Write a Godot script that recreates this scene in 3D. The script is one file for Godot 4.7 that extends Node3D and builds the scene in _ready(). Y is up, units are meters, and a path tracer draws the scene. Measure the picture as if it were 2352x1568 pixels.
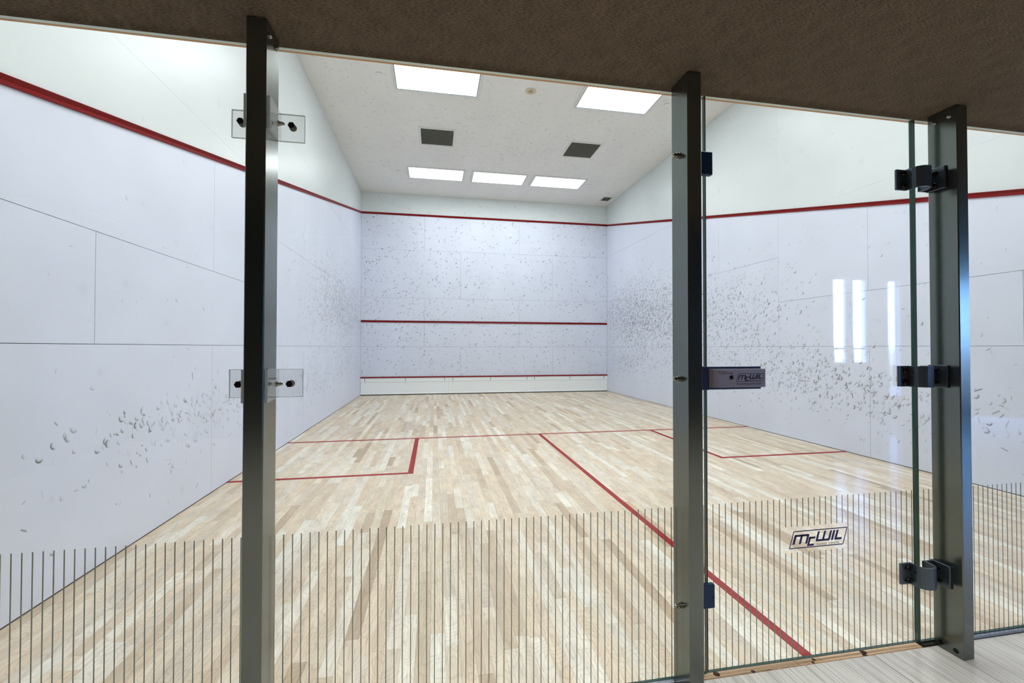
extends Node3D
# A squash court seen through its glass back wall. x runs across the court (0 = left wall), y up, the glass stands at z = 0, the front wall at z = -9.642.

const W := 6.4
const FZ := -9.642
const CH := 5.0325
const SOF := 2.121
const LOB_Z := 4.75
const LOB_X0 := -2.0
const LOB_X1 := 12.5
const LOB_H := 2.7
const EYE := Vector3(1.78315, 1.18409, 1.43579)

var M := {}
var used := {}
var rng := RandomNumberGenerator.new()


# ---------- mesh building ----------
class MB:
	var v := PackedVector3Array()
	var n := PackedVector3Array()
	var t := PackedVector2Array()
	var c := PackedColorArray()
	var col := Color(1, 1, 1)

	func tri(a: Vector3, b: Vector3, d: Vector3, na: Vector3, nb: Vector3, nd: Vector3, ua := Vector2.ZERO, ub := Vector2.ZERO, ud := Vector2.ZERO) -> void:
		if (b - a).cross(d - a).dot(na + nb + nd) > 0.0:
			v.append_array([a, d, b]); n.append_array([na, nd, nb]); t.append_array([ua, ud, ub])
		else:
			v.append_array([a, b, d]); n.append_array([na, nb, nd]); t.append_array([ua, ub, ud])
		c.append_array([col, col, col])

	func quad(a: Vector3, b: Vector3, d: Vector3, e: Vector3, nn: Vector3, u := [Vector2.ZERO, Vector2(1, 0), Vector2(1, 1), Vector2(0, 1)]) -> void:
		tri(a, b, d, nn, nn, nn, u[0], u[1], u[2])
		tri(a, d, e, nn, nn, nn, u[0], u[2], u[3])

	func box(lo: Vector3, hi: Vector3, bev := 0.0) -> void:
		var ctr := (lo + hi) * 0.5
		var h := (hi - lo) * 0.5
		var b := minf(bev, minf(h.x, minf(h.y, h.z)) * 0.95)
		var ax := [Vector3(1, 0, 0), Vector3(0, 1, 0), Vector3(0, 0, 1)]
		for i in 3:
			var j := (i + 1) % 3
			var k := (i + 2) % 3
			for s: float in [-1.0, 1.0]:
				var o: Vector3 = ctr + ax[i] * h[i] * s
				var p: Vector3 = ax[j] * (h[j] - b)
				var q: Vector3 = ax[k] * (h[k] - b)
				var r := h[j] * 2.0
				var w := h[k] * 2.0
				quad(o - p - q, o + p - q, o + p + q, o - p + q, ax[i] * s, [Vector2(0, 0), Vector2(r, 0), Vector2(r, w), Vector2(0, w)])
			if b > 0.0:
				for sj: float in [-1.0, 1.0]:
					for sk: float in [-1.0, 1.0]:
						var e1: Vector3 = ctr + ax[j] * h[j] * sj + ax[k] * (h[k] - b) * sk
						var e2: Vector3 = ctr + ax[j] * (h[j] - b) * sj + ax[k] * h[k] * sk
						var l: Vector3 = ax[i] * (h[i] - b)
						quad(e1 - l, e1 + l, e2 + l, e2 - l, (ax[j] * sj + ax[k] * sk).normalized())
		if b > 0.0:
			for sx: float in [-1.0, 1.0]:
				for sy: float in [-1.0, 1.0]:
					for sz: float in [-1.0, 1.0]:
						var nn := Vector3(sx, sy, sz).normalized()
						tri(ctr + Vector3(h.x * sx, (h.y - b) * sy, (h.z - b) * sz), ctr + Vector3((h.x - b) * sx, h.y * sy, (h.z - b) * sz), ctr + Vector3((h.x - b) * sx, (h.y - b) * sy, h.z * sz), nn, nn, nn)

	# a flat outline given in (a, b), laid into the axes ea and eb from o and pushed along ed from 0 to depth
	func prism(poly: PackedVector2Array, o: Vector3, ea: Vector3, eb: Vector3, ed: Vector3, depth: float, uv := Rect2(0, 0, 1, 1)) -> void:
		var idx := Geometry2D.triangulate_polygon(poly)
		var dn := ed.normalized()
		for k in range(0, idx.size(), 3):
			var p := []
			var u := []
			for m in 3:
				var q := poly[idx[k + m]]
				p.append(o + ea * q.x + eb * q.y)
				u.append(Vector2((q.x - uv.position.x) / uv.size.x, (q.y - uv.position.y) / uv.size.y))
			tri(p[0] + dn * depth, p[1] + dn * depth, p[2] + dn * depth, dn, dn, dn, u[0], u[1], u[2])
			tri(p[0], p[1], p[2], -dn, -dn, -dn, u[0], u[1], u[2])
		var mid := Vector2.ZERO
		var area := 0.0
		for k in poly.size():
			mid += poly[k] / poly.size()
			area += poly[k].cross(poly[(k + 1) % poly.size()])
		for k in poly.size():
			var q0 := poly[k]
			var q1 := poly[(k + 1) % poly.size()]
			var side := (q1 - q0).orthogonal() * (-1.0 if area > 0.0 else 1.0)
			# orthogonal() turns by +90 degrees; pick the one that points out of the outline
			var out := Vector2(q1.y - q0.y, -(q1.x - q0.x)) * (1.0 if area > 0.0 else -1.0)
			side = out.normalized()
			var nn := (ea * side.x + eb * side.y).normalized()
			var a := o + ea * q0.x + eb * q0.y
			var b := o + ea * q1.x + eb * q1.y
			var u0 := Vector2((q0.x - uv.position.x) / uv.size.x, (q0.y - uv.position.y) / uv.size.y)
			var u1 := Vector2((q1.x - uv.position.x) / uv.size.x, (q1.y - uv.position.y) / uv.size.y)
			quad(a, b, b + dn * depth, a + dn * depth, nn, [u0, u1, u1, u0])

	# profile of (radius, height) turned about ay from o
	func lathe(prof: Array, o: Vector3, ay: Vector3, seg := 16, smooth := true) -> void:
		ay = ay.normalized()
		var ax := ay.cross(Vector3(0.31, 0.91, 0.27)).normalized()
		if absf(ay.y) < 0.5:
			ax = Vector3.UP.cross(ay).normalized()
		var az := ax.cross(ay)
		for k in prof.size() - 1:
			var p0: Vector2 = prof[k]
			var p1: Vector2 = prof[k + 1]
			var sl := Vector2(p1.y - p0.y, -(p1.x - p0.x)).normalized()
			for s in seg:
				var a0 := TAU * s / seg
				var a1 := TAU * (s + 1) / seg
				var d0 := ax * cos(a0) + az * sin(a0)
				var d1 := ax * cos(a1) + az * sin(a1)
				var n0 := (d0 * sl.x + ay * sl.y).normalized()
				var n1 := (d1 * sl.x + ay * sl.y).normalized()
				if not smooth:
					n0 = (n0 + n1).normalized()
					n1 = n0
				var a := o + d0 * p0.x + ay * p0.y
				var b := o + d1 * p0.x + ay * p0.y
				var cc := o + d1 * p1.x + ay * p1.y
				var d := o + d0 * p1.x + ay * p1.y
				if p1.x > 1e-6:
					tri(a, cc, d, n0, n1, n0)
				if p0.x > 1e-6:
					tri(a, b, cc, n0, n1, n1)

	# a ribbon of thickness th along a path in (a, b), pushed along ed
	func strip(path: Array, th: float, o: Vector3, ea: Vector3, eb: Vector3, ed: Vector3, depth: float) -> void:
		var left := PackedVector2Array()
		var right := PackedVector2Array()
		for k in path.size():
			var d: Vector2 = (path[mini(k + 1, path.size() - 1)] - path[maxi(k - 1, 0)]).normalized()
			var s := Vector2(-d.y, d.x) * th * 0.5
			left.append(path[k] + s)
			right.append(path[k] - s)
		right.reverse()
		left.append_array(right)
		prism(left, o, ea, eb, ed, depth)

	func mesh() -> ArrayMesh:
		var a := []
		a.resize(Mesh.ARRAY_MAX)
		a[Mesh.ARRAY_VERTEX] = v
		a[Mesh.ARRAY_NORMAL] = n
		a[Mesh.ARRAY_TEX_UV] = t
		a[Mesh.ARRAY_COLOR] = c
		var m := ArrayMesh.new()
		m.add_surface_from_arrays(Mesh.PRIMITIVE_TRIANGLES, a)
		return m


func numbered(called: String) -> String:
	used[called] = int(used.get(called, 0)) + 1
	return called if used[called] == 1 else "%s_%03d" % [called, used[called] - 1]


func part(called: String, b: MB, mat: Material, parent: Node3D) -> MeshInstance3D:
	return part_mesh(called, b.mesh(), mat, parent)


func part_mesh(called: String, mesh: Mesh, mat: Material, parent: Node3D) -> MeshInstance3D:
	var o := MeshInstance3D.new()
	o.name = called
	o.mesh = mesh
	o.material_override = mat
	parent.add_child(o, true)
	return o


func thing(called: String, label: String, category: String, at := Vector3.ZERO, group := "") -> Node3D:
	var o := Node3D.new()
	o.name = numbered(called)
	add_child(o)
	o.position = at
	o.set_meta("label", label)
	o.set_meta("category", category)
	if group:
		o.set_meta("group", group)
	return o


func setting(called: String, label: String, category: String) -> Node3D:
	var o := thing(called, label, category)
	o.set_meta("kind", "structure")
	return o


func cbox(lo: Vector3, hi: Vector3, bev := 0.0) -> MB:
	var b := MB.new()
	b.box(lo, hi, bev)
	return b


func mat(c: Color, rough := 0.7, metal := 0.0, spec := 0.5) -> StandardMaterial3D:
	var m := StandardMaterial3D.new()
	m.albedo_color = c
	m.roughness = rough
	m.metallic = metal
	m.metallic_specular = spec
	return m


func rgb(r: int, g: int, b: int) -> Color:
	return Color(r / 255.0, g / 255.0, b / 255.0)


func pane_mat(c: Color, alpha: float) -> StandardMaterial3D:
	var m := mat(Color(c.r, c.g, c.b, alpha), 0.02)
	m.transparency = BaseMaterial3D.TRANSPARENCY_ALPHA
	return m


# ---------- computed textures ----------
func picture(w: int, h: int, data: PackedByteArray, material: StandardMaterial3D) -> void:
	material.albedo_texture = ImageTexture.create_from_image(Image.create_from_data(w, h, false, Image.FORMAT_RGB8, data))


func noise_bytes(w: int, h: int, freq: float, sd: int, sw: int, sh: int, oct := 3) -> PackedByteArray:
	var f := FastNoiseLite.new()
	f.seed = sd
	f.frequency = freq
	f.noise_type = FastNoiseLite.TYPE_SIMPLEX_SMOOTH
	f.fractal_octaves = oct
	var im := f.get_seamless_image(sw, sh)
	im.convert(Image.FORMAT_L8)
	im.resize(w, h, Image.INTERPOLATE_CUBIC)
	return im.get_data()


# rubber marks: each [u, v, radius, towards, strength, length]; u0, v0, uw, vh: the patch of wall that the picture covers, in metres
func mark_texture(material: StandardMaterial3D, w: int, h: int, u0: float, v0: float, uw: float, vh: float, marks: Array, base: Color, soil: Color, sd: int) -> void:
	var dark := PackedFloat32Array()
	dark.resize(w * h)
	var px := w / uw
	var py := h / vh
	for m: Array in marks:
		var cu: float = (m[0] - u0) * px
		var cv: float = (m[1] - v0) * py
		var r: float = m[2] * px
		var reach: int = int(r + 3.0 + m[5] * px)
		if cu < -reach or cv < -reach or cu > w + reach or cv > h + reach:
			continue
		var dx := cos(m[3])
		var dy := sin(m[3])
		var ln: float = m[5] * px
		var thick := maxf(0.7, r * 0.22)
		for y in range(maxi(0, int(cv) - reach), mini(h, int(cv) + reach + 1)):
			for x in range(maxi(0, int(cu) - reach), mini(w, int(cu) + reach + 1)):
				var ax := x + 0.5 - cu
				var ay := (y + 0.5 - cv) * px / py
				var s := 0.0
				if ln > 0.0:
					var along := clampf(ax * dx + ay * dy, -ln, ln)
					var off := Vector2(ax - dx * along, ay - dy * along).length()
					s = clampf(1.2 - off / maxf(0.8, r), 0.0, 1.0)
				else:
					var dist := sqrt(ax * ax + ay * ay)
					if dist > 0.01:
						var turn := (ax * dx + ay * dy) / dist
						s = clampf(1.35 - absf(dist - r) / thick, 0.0, 1.0) * clampf(turn * 1.3, 0.0, 1.0)
						if dist < r:
							s = maxf(s, 0.30 * clampf(turn + 0.35, 0.0, 1.0) * dist / r)
				if s > 0.0:
					var at := y * w + x
					dark[at] = dark[at] + (1.0 - dark[at]) * minf(1.0, s * float(m[4]))
	var mottle := noise_bytes(w, h, 0.03, sd, 256, 128)
	var soft := RandomNumberGenerator.new()
	soft.seed = sd * 7
	for k in 46:
		var cx := soft.randf() * w
		var cy := soft.randf() * h * 0.7
		var sr := soft.randf_range(0.02, 0.055) * px
		for y in range(maxi(0, int(cy - sr)), mini(h, int(cy + sr))):
			for x in range(maxi(0, int(cx - sr)), mini(w, int(cx + sr))):
				var q := clampf(1.0 - Vector2(x - cx, y - cy).length() / sr, 0.0, 1.0)
				dark[y * w + x] = maxf(dark[y * w + x], q * 0.07)
	var data := PackedByteArray()
	data.resize(w * h * 3)
	var k := 0
	for i in w * h:
		var d := dark[i]
		var g := 255.0 * (0.985 + 0.03 * (mottle[i] / 255.0 - 0.5))
		data[k] = int(clampf(lerpf(base.r, soil.r, d) * g, 0.0, 255.0))
		data[k + 1] = int(clampf(lerpf(base.g, soil.g, d) * g, 0.0, 255.0))
		data[k + 2] = int(clampf(lerpf(base.b, soil.b, d) * g, 0.0, 255.0))
		k += 3
	picture(w, h, data, material)
	material.texture_repeat = false


# clusters: [u, v, spread u, spread v, count, radius, strength, share of dashes]
func scatter(clusters: Array, arc: float, sd: int) -> Array:
	var r := RandomNumberGenerator.new()
	r.seed = sd
	var out := []
	for cl: Array in clusters:
		for k in int(cl[4]):
			var u: float = cl[0] + r.randfn() * cl[2]
			var v: float = cl[1] + r.randfn() * cl[3]
			if v < 0.02:
				continue
			var rad: float = cl[5] * r.randf_range(0.45, 0.95)
			var st: float = cl[6] * (0.10 + 0.9 * pow(r.randf(), 1.7))
			if r.randf() < float(cl[7]):
				out.append([u, v, rad * 0.26, arc + PI / 2 + r.randfn() * 0.6, st, rad * r.randf_range(0.5, 1.3)])
			else:
				out.append([u, v, rad, arc + r.randfn() * 0.45, st, 0.0])
	return out


func flecks(count: int, uw: float, vh: float, size: float, strength: float, lean: float, spread: float, sd: int) -> Array:
	var r := RandomNumberGenerator.new()
	r.seed = sd
	var out := []
	for k in count:
		var s := size * r.randf_range(0.5, 1.4)
		out.append([r.randf() * uw, r.randf() * vh, s * 0.32, lean + r.randfn() * spread, strength * r.randf_range(0.2, 1.0), s])
	return out


func wood_texture(material: StandardMaterial3D) -> void:
	var w := 1024
	var h := 1024
	var streak := noise_bytes(w, h, 0.05, 11, 48, 1024, 4)
	var fine := noise_bytes(w, h, 0.12, 12, 128, 1024, 2)
	var broad := noise_bytes(w, h, 0.02, 13, 256, 256, 3)
	var warp := noise_bytes(w, h, 0.012, 14, 256, 256, 2)
	var r := RandomNumberGenerator.new()
	r.seed = 5
	var fleck := PackedFloat32Array()
	fleck.resize(w * h)
	for k in 260:
		var x0 := r.randi() % w
		var y0 := r.randi() % h
		var ln := r.randi_range(4, 34)
		var wd := r.randi_range(1, 3)
		for i in ln:
			for j in wd:
				fleck[((y0 + j + int(i * 0.06)) % h) * w + (x0 + i) % w] = r.randf_range(0.2, 0.75)
	for k in 500:
		var at := r.randi() % (w * h)
		fleck[at] = r.randf_range(0.5, 1.2)
		fleck[(at + 1) % (w * h)] = r.randf_range(0.2, 1.0)
		fleck[(at + w) % (w * h)] = r.randf_range(0.2, 0.9)
	var data := PackedByteArray()
	data.resize(w * h * 3)
	var k := 0
	for y in h:
		for x in w:
			var i := y * w + x
			var ring := absf(fposmod(warp[i] / 255.0 * 9.0 + y * 7.0 / h, 1.0) - 0.5) * 2.0
			var s := 0.10 * (streak[i] / 255.0) + 0.07 * (fine[i] / 255.0) + 0.13 * (broad[i] / 255.0) + 0.10 * pow(ring, 6.0)
			s += fleck[i] * 0.45
			var g := clampf(1.09 - s, 0.0, 1.0)
			data[k] = int(255.0 * pow(g, 0.85))
			data[k + 1] = int(255.0 * g)
			data[k + 2] = int(255.0 * pow(g, 1.12))
			k += 3
	picture(w, h, data, material)


func streak_texture(material: StandardMaterial3D, w: int, h: int, depth: float, sd: int, sw: int, sh: int, freq: float, rough: float) -> void:
	var a := noise_bytes(w, h, freq, sd, sw, sh, 4)
	var b := noise_bytes(w, h, 0.03, sd + 1, 128, 128, 3)
	var r := RandomNumberGenerator.new()
	r.seed = sd
	var data := PackedByteArray()
	data.resize(w * h * 3)
	for i in w * h:
		var g := 1.0 - depth * clampf((a[i] / 255.0 - 0.35) * 1.6, 0.0, 1.0) - 0.10 * (b[i] / 255.0) - rough * r.randf()
		var q := int(255.0 * clampf(g, 0.0, 1.0))
		data[i * 3] = q
		data[i * 3 + 1] = q
		data[i * 3 + 2] = q
	picture(w, h, data, material)


# ---------- materials ----------
func make_materials() -> void:
	M.panel_back = mat(rgb(96, 96, 102), 0.9)
	M.board = mat(rgb(214, 217, 214), 0.5)
	M.tin_white = mat(rgb(246, 250, 252), 0.4)
	M.trim_red = mat(rgb(122, 0, 10), 0.36, 0.0, 0.24)
	M.line_red = mat(rgb(152, 0, 8), 0.6, 0.0, 0.3)
	M.white_paint = mat(rgb(236, 238, 235), 0.5)
	M.light_frame = mat(rgb(225, 226, 222), 0.4)
	M.grille = mat(rgb(98, 98, 84), 0.6)
	M.dark = mat(rgb(14, 14, 14), 0.8)
	M.post = mat(rgb(112, 118, 114), 0.2, 0.9)
	M.hinge = mat(rgb(84, 94, 104), 0.32, 0.7)
	M.steel = mat(rgb(150, 148, 138), 0.22, 0.9)
	M.bolt = mat(rgb(40, 36, 32), 0.3, 0.7)
	M.spacer = mat(rgb(120, 125, 95), 0.4)
	M.glass = pane_mat(Color(0.85, 0.95, 0.92), 0.015)
	M.milky = pane_mat(Color(0.82, 0.88, 0.94), 0.45)
	M.glass_edge = mat(rgb(14, 62, 52), 0.15)
	M.clear = pane_mat(Color(0.86, 0.92, 0.92), 0.10)
	M.clear_edge = mat(rgb(196, 208, 211), 0.2)
	M.stripe = mat(rgb(106, 116, 98), 0.6)
	M.stripe.backlight_enabled = true
	M.stripe.backlight = Color(0.55, 0.55, 0.55)
	M.edge_lit = mat(rgb(205, 222, 216), 0.2)  # light caught along the top of the glass, painted in as a paler edge
	M.logo = mat(rgb(8, 8, 84), 0.5)
	M.print = mat(rgb(16, 16, 40), 0.6)
	M.latch = mat(rgb(158, 146, 154), 0.4, 0.2)
	M.latch_plate = mat(rgb(20, 46, 78), 0.4, 0.4)
	M.latch_dark = mat(rgb(24, 22, 52), 0.4, 0.2)
	M.wood_edge = mat(rgb(186, 140, 92), 0.6)
	M.seal = mat(rgb(20, 20, 20), 0.7)
	M.lobby_wall = mat(rgb(46, 43, 42), 0.85)
	M.frame = mat(rgb(222, 224, 228), 0.5)
	M.beige = mat(rgb(214, 200, 172), 0.5)
	M.beige_dark = mat(rgb(176, 158, 128), 0.7)
	M.channel = mat(rgb(150, 158, 170), 0.25, 0.7)
	M.subfloor = mat(rgb(70, 52, 36), 0.9)
	var glow := mat(Color(1, 1, 1), 0.5)
	glow.emission_enabled = true
	glow.emission = Color(0.98, 1.0, 1.0)
	glow.emission_energy_multiplier = 2.5
	M.glow = glow
	# maple strips
	M.maple = mat(Color(1, 1, 1), 0.42)
	M.maple.vertex_color_use_as_albedo = true
	wood_texture(M.maple)
	# lobby tiles with a combed grain
	M.tile = mat(rgb(250, 245, 236), 0.15)
	streak_texture(M.tile, 512, 512, 0.34, 31, 512, 8, 0.24, 0.04)
	M.threshold = mat(rgb(250, 212, 170), 0.6)
	streak_texture(M.threshold, 512, 128, 0.28, 41, 16, 128, 0.06, 0.04)
	# woven cloth
	M.cloth = mat(rgb(140, 120, 98), 0.95)
	streak_texture(M.cloth, 1024, 1024, 0.5, 51, 128, 1024, 0.16, 0.35)
	# walls and ceiling with rubber marks
	var lav := Color(0.880, 0.902, 0.966)
	var soil := Color(0.33, 0.33, 0.335)
	var arc := PI + 0.55
	var right := scatter([
		[8.3, 1.95, 1.0, 0.42, 3600, 0.022, 1.35, 0.5], [6.9, 1.8, 1.1, 0.38, 2600, 0.022, 1.25, 0.4], [5.2, 1.75, 0.9, 0.34, 950, 0.022, 1.0, 0.2],
		[4.3, 1.5, 0.6, 0.28, 300, 0.021, 0.75, 0.2], [8.4, 0.85, 0.8, 0.18, 700, 0.020, 1.2, 0.5], [6.0, 0.85, 1.2, 0.18, 500, 0.020, 1.0, 0.4],
		[4.1, 0.94, 0.6, 0.19, 260, 0.021, 0.8, 0.2], [3.45, 0.80, 0.28, 0.12, 260, 0.020, 0.85, 0.45], [2.9, 0.80, 0.5, 0.19, 210, 0.024, 0.95, 0.15],
		[2.3, 0.66, 0.45, 0.16, 120, 0.026, 0.9, 0.3], [1.5, 0.58, 0.3, 0.15, 60, 0.028, 0.7, 0.4], [3.0, 1.15, 1.3, 0.5, 150, 0.019, 0.75, 0.4], [2.6, 0.5, 0.9, 0.16, 110, 0.019, 0.6, 0.6],
		[4.0, 2.5, 2.0, 0.5, 70, 0.018, 0.5, 0.3], [3.0, 0.35, 1.5, 0.15, 60, 0.018, 0.4, 0.7], [8.0, 3.2, 1.2, 0.5, 220, 0.014, 0.35, 0.6]], arc, 101)
	var left := scatter([
		[8.2, 1.95, 1.0, 0.42, 3400, 0.022, 1.3, 0.6], [6.6, 2.0, 0.8, 0.38, 1600, 0.021, 1.15, 0.55], [5.6, 1.8, 0.6, 0.35, 320, 0.019, 0.6, 0.5],
		[7.9, 0.85, 0.9, 0.22, 700, 0.020, 1.1, 0.6], [5.6, 0.72, 0.7, 0.18, 380, 0.020, 0.95, 0.6], [8.4, 3.0, 0.9, 0.5, 260, 0.014, 0.35, 0.7],
		[2.3, 0.72, 0.45, 0.10, 100, 0.023, 0.62, 0.25], [2.7, 0.62, 0.4, 0.12, 100, 0.022, 0.5, 0.35], [1.75, 0.70, 0.28, 0.07, 55, 0.025, 0.85, 0.25], [1.3, 0.68, 0.2, 0.04, 16, 0.022, 1.2, 0.5],
		[1.6, 0.45, 0.6, 0.14, 46, 0.016, 0.9, 0.85], [2.0, 1.0, 1.0, 0.3, 36, 0.016, 0.6, 0.5], [2.0, 1.6, 1.5, 0.4, 44, 0.016, 0.55, 0.6], [3.5, 0.6, 0.6, 0.2, 110, 0.018, 0.8, 0.5]], arc, 202)
	M.right_near = mat(Color(1, 1, 1), 0.42)
	mark_texture(M.right_near, 2048, 1024, 0.0, 0.0, 6.2, 3.1, right, lav, soil, 1)
	M.right_far = mat(Color(1, 1, 1), 0.42)
	mark_texture(M.right_far, 1536, 1024, 3.6, 0.0, 6.1, 4.7, right, lav, soil, 2)
	M.left_near = mat(Color(1, 1, 1), 0.42)
	mark_texture(M.left_near, 2048, 1024, 0.0, 0.0, 6.2, 3.1, left, lav, soil, 3)
	M.left_far = mat(Color(1, 1, 1), 0.42)
	mark_texture(M.left_far, 1536, 1024, 3.6, 0.0, 6.1, 4.7, left, lav, soil, 4)
	var front := flecks(1700, W, 4.6, 0.016, 1.0, 0.8, 0.7, 303)
	front.append_array(scatter([[1.1, 2.6, 0.9, 0.8, 190, 0.026, 1.4, 0.75], [0.9, 1.6, 0.8, 0.6, 170, 0.023, 1.3, 0.75], [0.15, 2.2, 0.12, 1.2, 180, 0.02, 1.2, 0.8], [4.6, 1.6, 1.4, 0.7, 90, 0.014, 0.5, 0.7]], 0.0, 304))
	M.front_panel = mat(Color(1, 1, 1), 0.40)
	mark_texture(M.front_panel, 1536, 1104, 0.0, 0.0, W, 4.6, front, lav, soil, 5)
	var plaster := Color(0.870, 0.898, 0.902)
	M.front_upper = mat(Color(1, 1, 1), 0.55)
	mark_texture(M.front_upper, 1024, 128, 0.0, 4.45, W, 0.7, flecks(520, W, 6.0, 0.016, 0.6, 0.6, 0.8, 306), plaster, soil, 6)
	M.side_upper = mat(Color(1, 1, 1), 0.36)
	var specks := flecks(260, 9.7, 5.1, 0.014, 0.35, 1.0, 0.8, 307)
	specks.append_array(scatter([[8.0, 4.3, 1.6, 0.5, 420, 0.012, 0.4, 0.9]], 0.0, 308))
	mark_texture(M.side_upper, 2048, 640, 0.0, 2.0, 9.7, 3.1, specks, plaster, soil, 7)
	M.ceiling = mat(Color(1, 1, 1), 0.75)
	var spots := flecks(3200, W, 9.7, 0.014, 0.40, 0.1, 1.0, 309)
	spots.append_array(scatter([[3.2, 7.2, 1.9, 1.5, 3200, 0.024, 0.55, 0.6]], PI / 2, 310))
	mark_texture(M.ceiling, 1024, 1552, 0.0, 0.0, W, 9.7, spots, Color(0.950, 0.946, 0.930), Color(0.52, 0.51, 0.49), 8)


# ---------- the court ----------
func line_height(z: float) -> float:
	return lerpf(2.130, 4.512, z / FZ)


func half_plane(poly: PackedVector2Array, below: bool, off: float) -> PackedVector2Array:
	# keeps what lies below (or above) the sloping out line, in (z, y)
	var out := PackedVector2Array()
	for k in poly.size():
		var a := poly[k]
		var b := poly[(k + 1) % poly.size()]
		var da := a.y - line_height(a.x) - off
		var db := b.y - line_height(b.x) - off
		if below:
			da = -da
			db = -db
		if da >= 0.0:
			out.append(a)
		if (da > 0.0 and db < 0.0) or (da < 0.0 and db > 0.0):
			out.append(a.lerp(b, da / (da - db)))
	return out


func rect(z0: float, z1: float, y0: float, y1: float) -> PackedVector2Array:
	return PackedVector2Array([Vector2(z0, y0), Vector2(z1, y0), Vector2(z1, y1), Vector2(z0, y1)])


func side_wall(called: String, label: String, x: float, inward: float, near: Material, far: Material) -> void:
	var wall := setting(called, label, "wall")
	var out := Vector3(inward, 0, 0)
	var x0 := minf(x - inward * 0.012, x - inward * 0.16)
	var x1 := maxf(x - inward * 0.012, x - inward * 0.16)
	part("wall_body", cbox(Vector3(x0, -0.02, FZ - 0.16), Vector3(x1, CH + 0.12, 0.0)), M.panel_back, wall)
	var g := 0.0015
	# rows of laminate panels: [foot, head, seams]
	var rows := [[0.005, 1.2, [0.0, -2.457, -4.95, -7.4, FZ]], [1.2, 1.803, [0.0, -1.218, -3.70]], [1.803, 3.02, [0.0, -2.466, -3.70]], [1.2, 2.414, [-3.70, -6.15, -8.6, FZ]], [2.414, 3.625, [-3.70, -4.95, -7.4, FZ]], [3.625, 4.84, [-3.70, -6.15, -8.6, FZ]]]
	for r: Array in rows:
		var s: Array = r[2]
		for k in s.size() - 1:
			var poly := half_plane(rect(s[k + 1] + g, s[k] - g, r[0] + g, r[1] - g), true, -0.02)
			if poly.size() < 3:
				continue
			var b := MB.new()
			var close: bool = s[k + 1] > -6.19
			var uv := Rect2(0, 0, -6.2, 3.1) if close else Rect2(-3.6, 0, -6.1, 4.7)
			b.prism(poly, Vector3(x - inward * 0.012, 0, 0), Vector3(0, 0, 1), Vector3(0, 1, 0), out, 0.012, uv)
			part("panel", b, near if close else far, wall)
	for r: Array in [[1.9, 2.94, [0.0, -4.95, FZ]], [2.94, CH, [0.0, -3.7, FZ]]]:
		var s: Array = r[2]
		for k in s.size() - 1:
			var poly := half_plane(rect(s[k + 1] + 0.0006, s[k] - 0.0006, r[0] + 0.0005, r[1] - 0.0005), false, 0.02)
			if poly.size() < 3:
				continue
			var b := MB.new()
			b.prism(poly, Vector3(x - inward * 0.012, 0, 0), Vector3(0, 0, 1), Vector3(0, 1, 0), out, 0.011, Rect2(0, 2.0, -9.7, 3.1))
			part("plaster_board", b, M.side_upper, wall)
	# the out line: a hollow red moulding, dished between two lips
	var b := MB.new()
	var slope := Vector3(0, line_height(FZ) - line_height(0.0), FZ)
	var up := Vector3(0, 1, 0)
	var prof := PackedVector2Array([Vector2(-0.023, -0.008), Vector2(0.023, -0.008), Vector2(0.023, 0.013), Vector2(0.020, 0.014), Vector2(0.0, 0.002), Vector2(-0.020, 0.014), Vector2(-0.023, 0.013)])
	b.prism(prof, Vector3(x, line_height(0.0), 0), up, out, slope, slope.length())
	part("out_line", b, M.trim_red, wall)


func front_wall() -> void:
	var wall := setting("wall_front", "front wall of pale lavender panels with red service line and out line", "wall")
	part("wall_body", cbox(Vector3(-0.16, -0.02, FZ - 0.17), Vector3(W + 0.16, CH + 0.12, FZ - 0.012)), M.panel_back, wall)
	var g := 0.0018
	var odd := [0.0, 2.438, 4.870, W]
	var even := [0.0, 1.530, 3.960, W]
	for r: Array in [[0.455, 1.2, odd], [1.2, 2.422, even], [2.422, 3.625, odd], [3.625, 4.512, even]]:
		var s: Array = r[2]
		for k in s.size() - 1:
			var b := MB.new()
			b.prism(PackedVector2Array([Vector2(s[k] + g, r[0] + g), Vector2(s[k + 1] - g, r[0] + g), Vector2(s[k + 1] - g, r[1] - g), Vector2(s[k] + g, r[1] - g)]), Vector3(0, 0, FZ - 0.012), Vector3(1, 0, 0), Vector3(0, 1, 0), Vector3(0, 0, 1), 0.012, Rect2(0, 0, W, 4.6))
			part("panel", b, M.front_panel, wall)
	var u := MB.new()
	u.prism(PackedVector2Array([Vector2(0, 4.513), Vector2(W, 4.513), Vector2(W, CH), Vector2(0, CH)]), Vector3(0, 0, FZ - 0.012), Vector3(1, 0, 0), Vector3(0, 1, 0), Vector3(0, 0, 1), 0.011, Rect2(0, 4.45, W, 0.7))
	part("plaster_board", u, M.front_upper, wall)
	var prof := PackedVector2Array([Vector2(-0.025, -0.004), Vector2(0.025, -0.004), Vector2(0.025, 0.013), Vector2(0.021, 0.014), Vector2(0.0, 0.002), Vector2(-0.021, 0.014), Vector2(-0.025, 0.013)])
	for y: float in [4.512, 1.826]:
		var b := MB.new()
		b.prism(prof, Vector3(0.0, y, FZ), Vector3(0, 1, 0), Vector3(0, 0, 1), Vector3(1, 0, 0), W)
		part("out_line" if y > 3.0 else "service_line", b, M.trim_red, wall)


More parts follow.
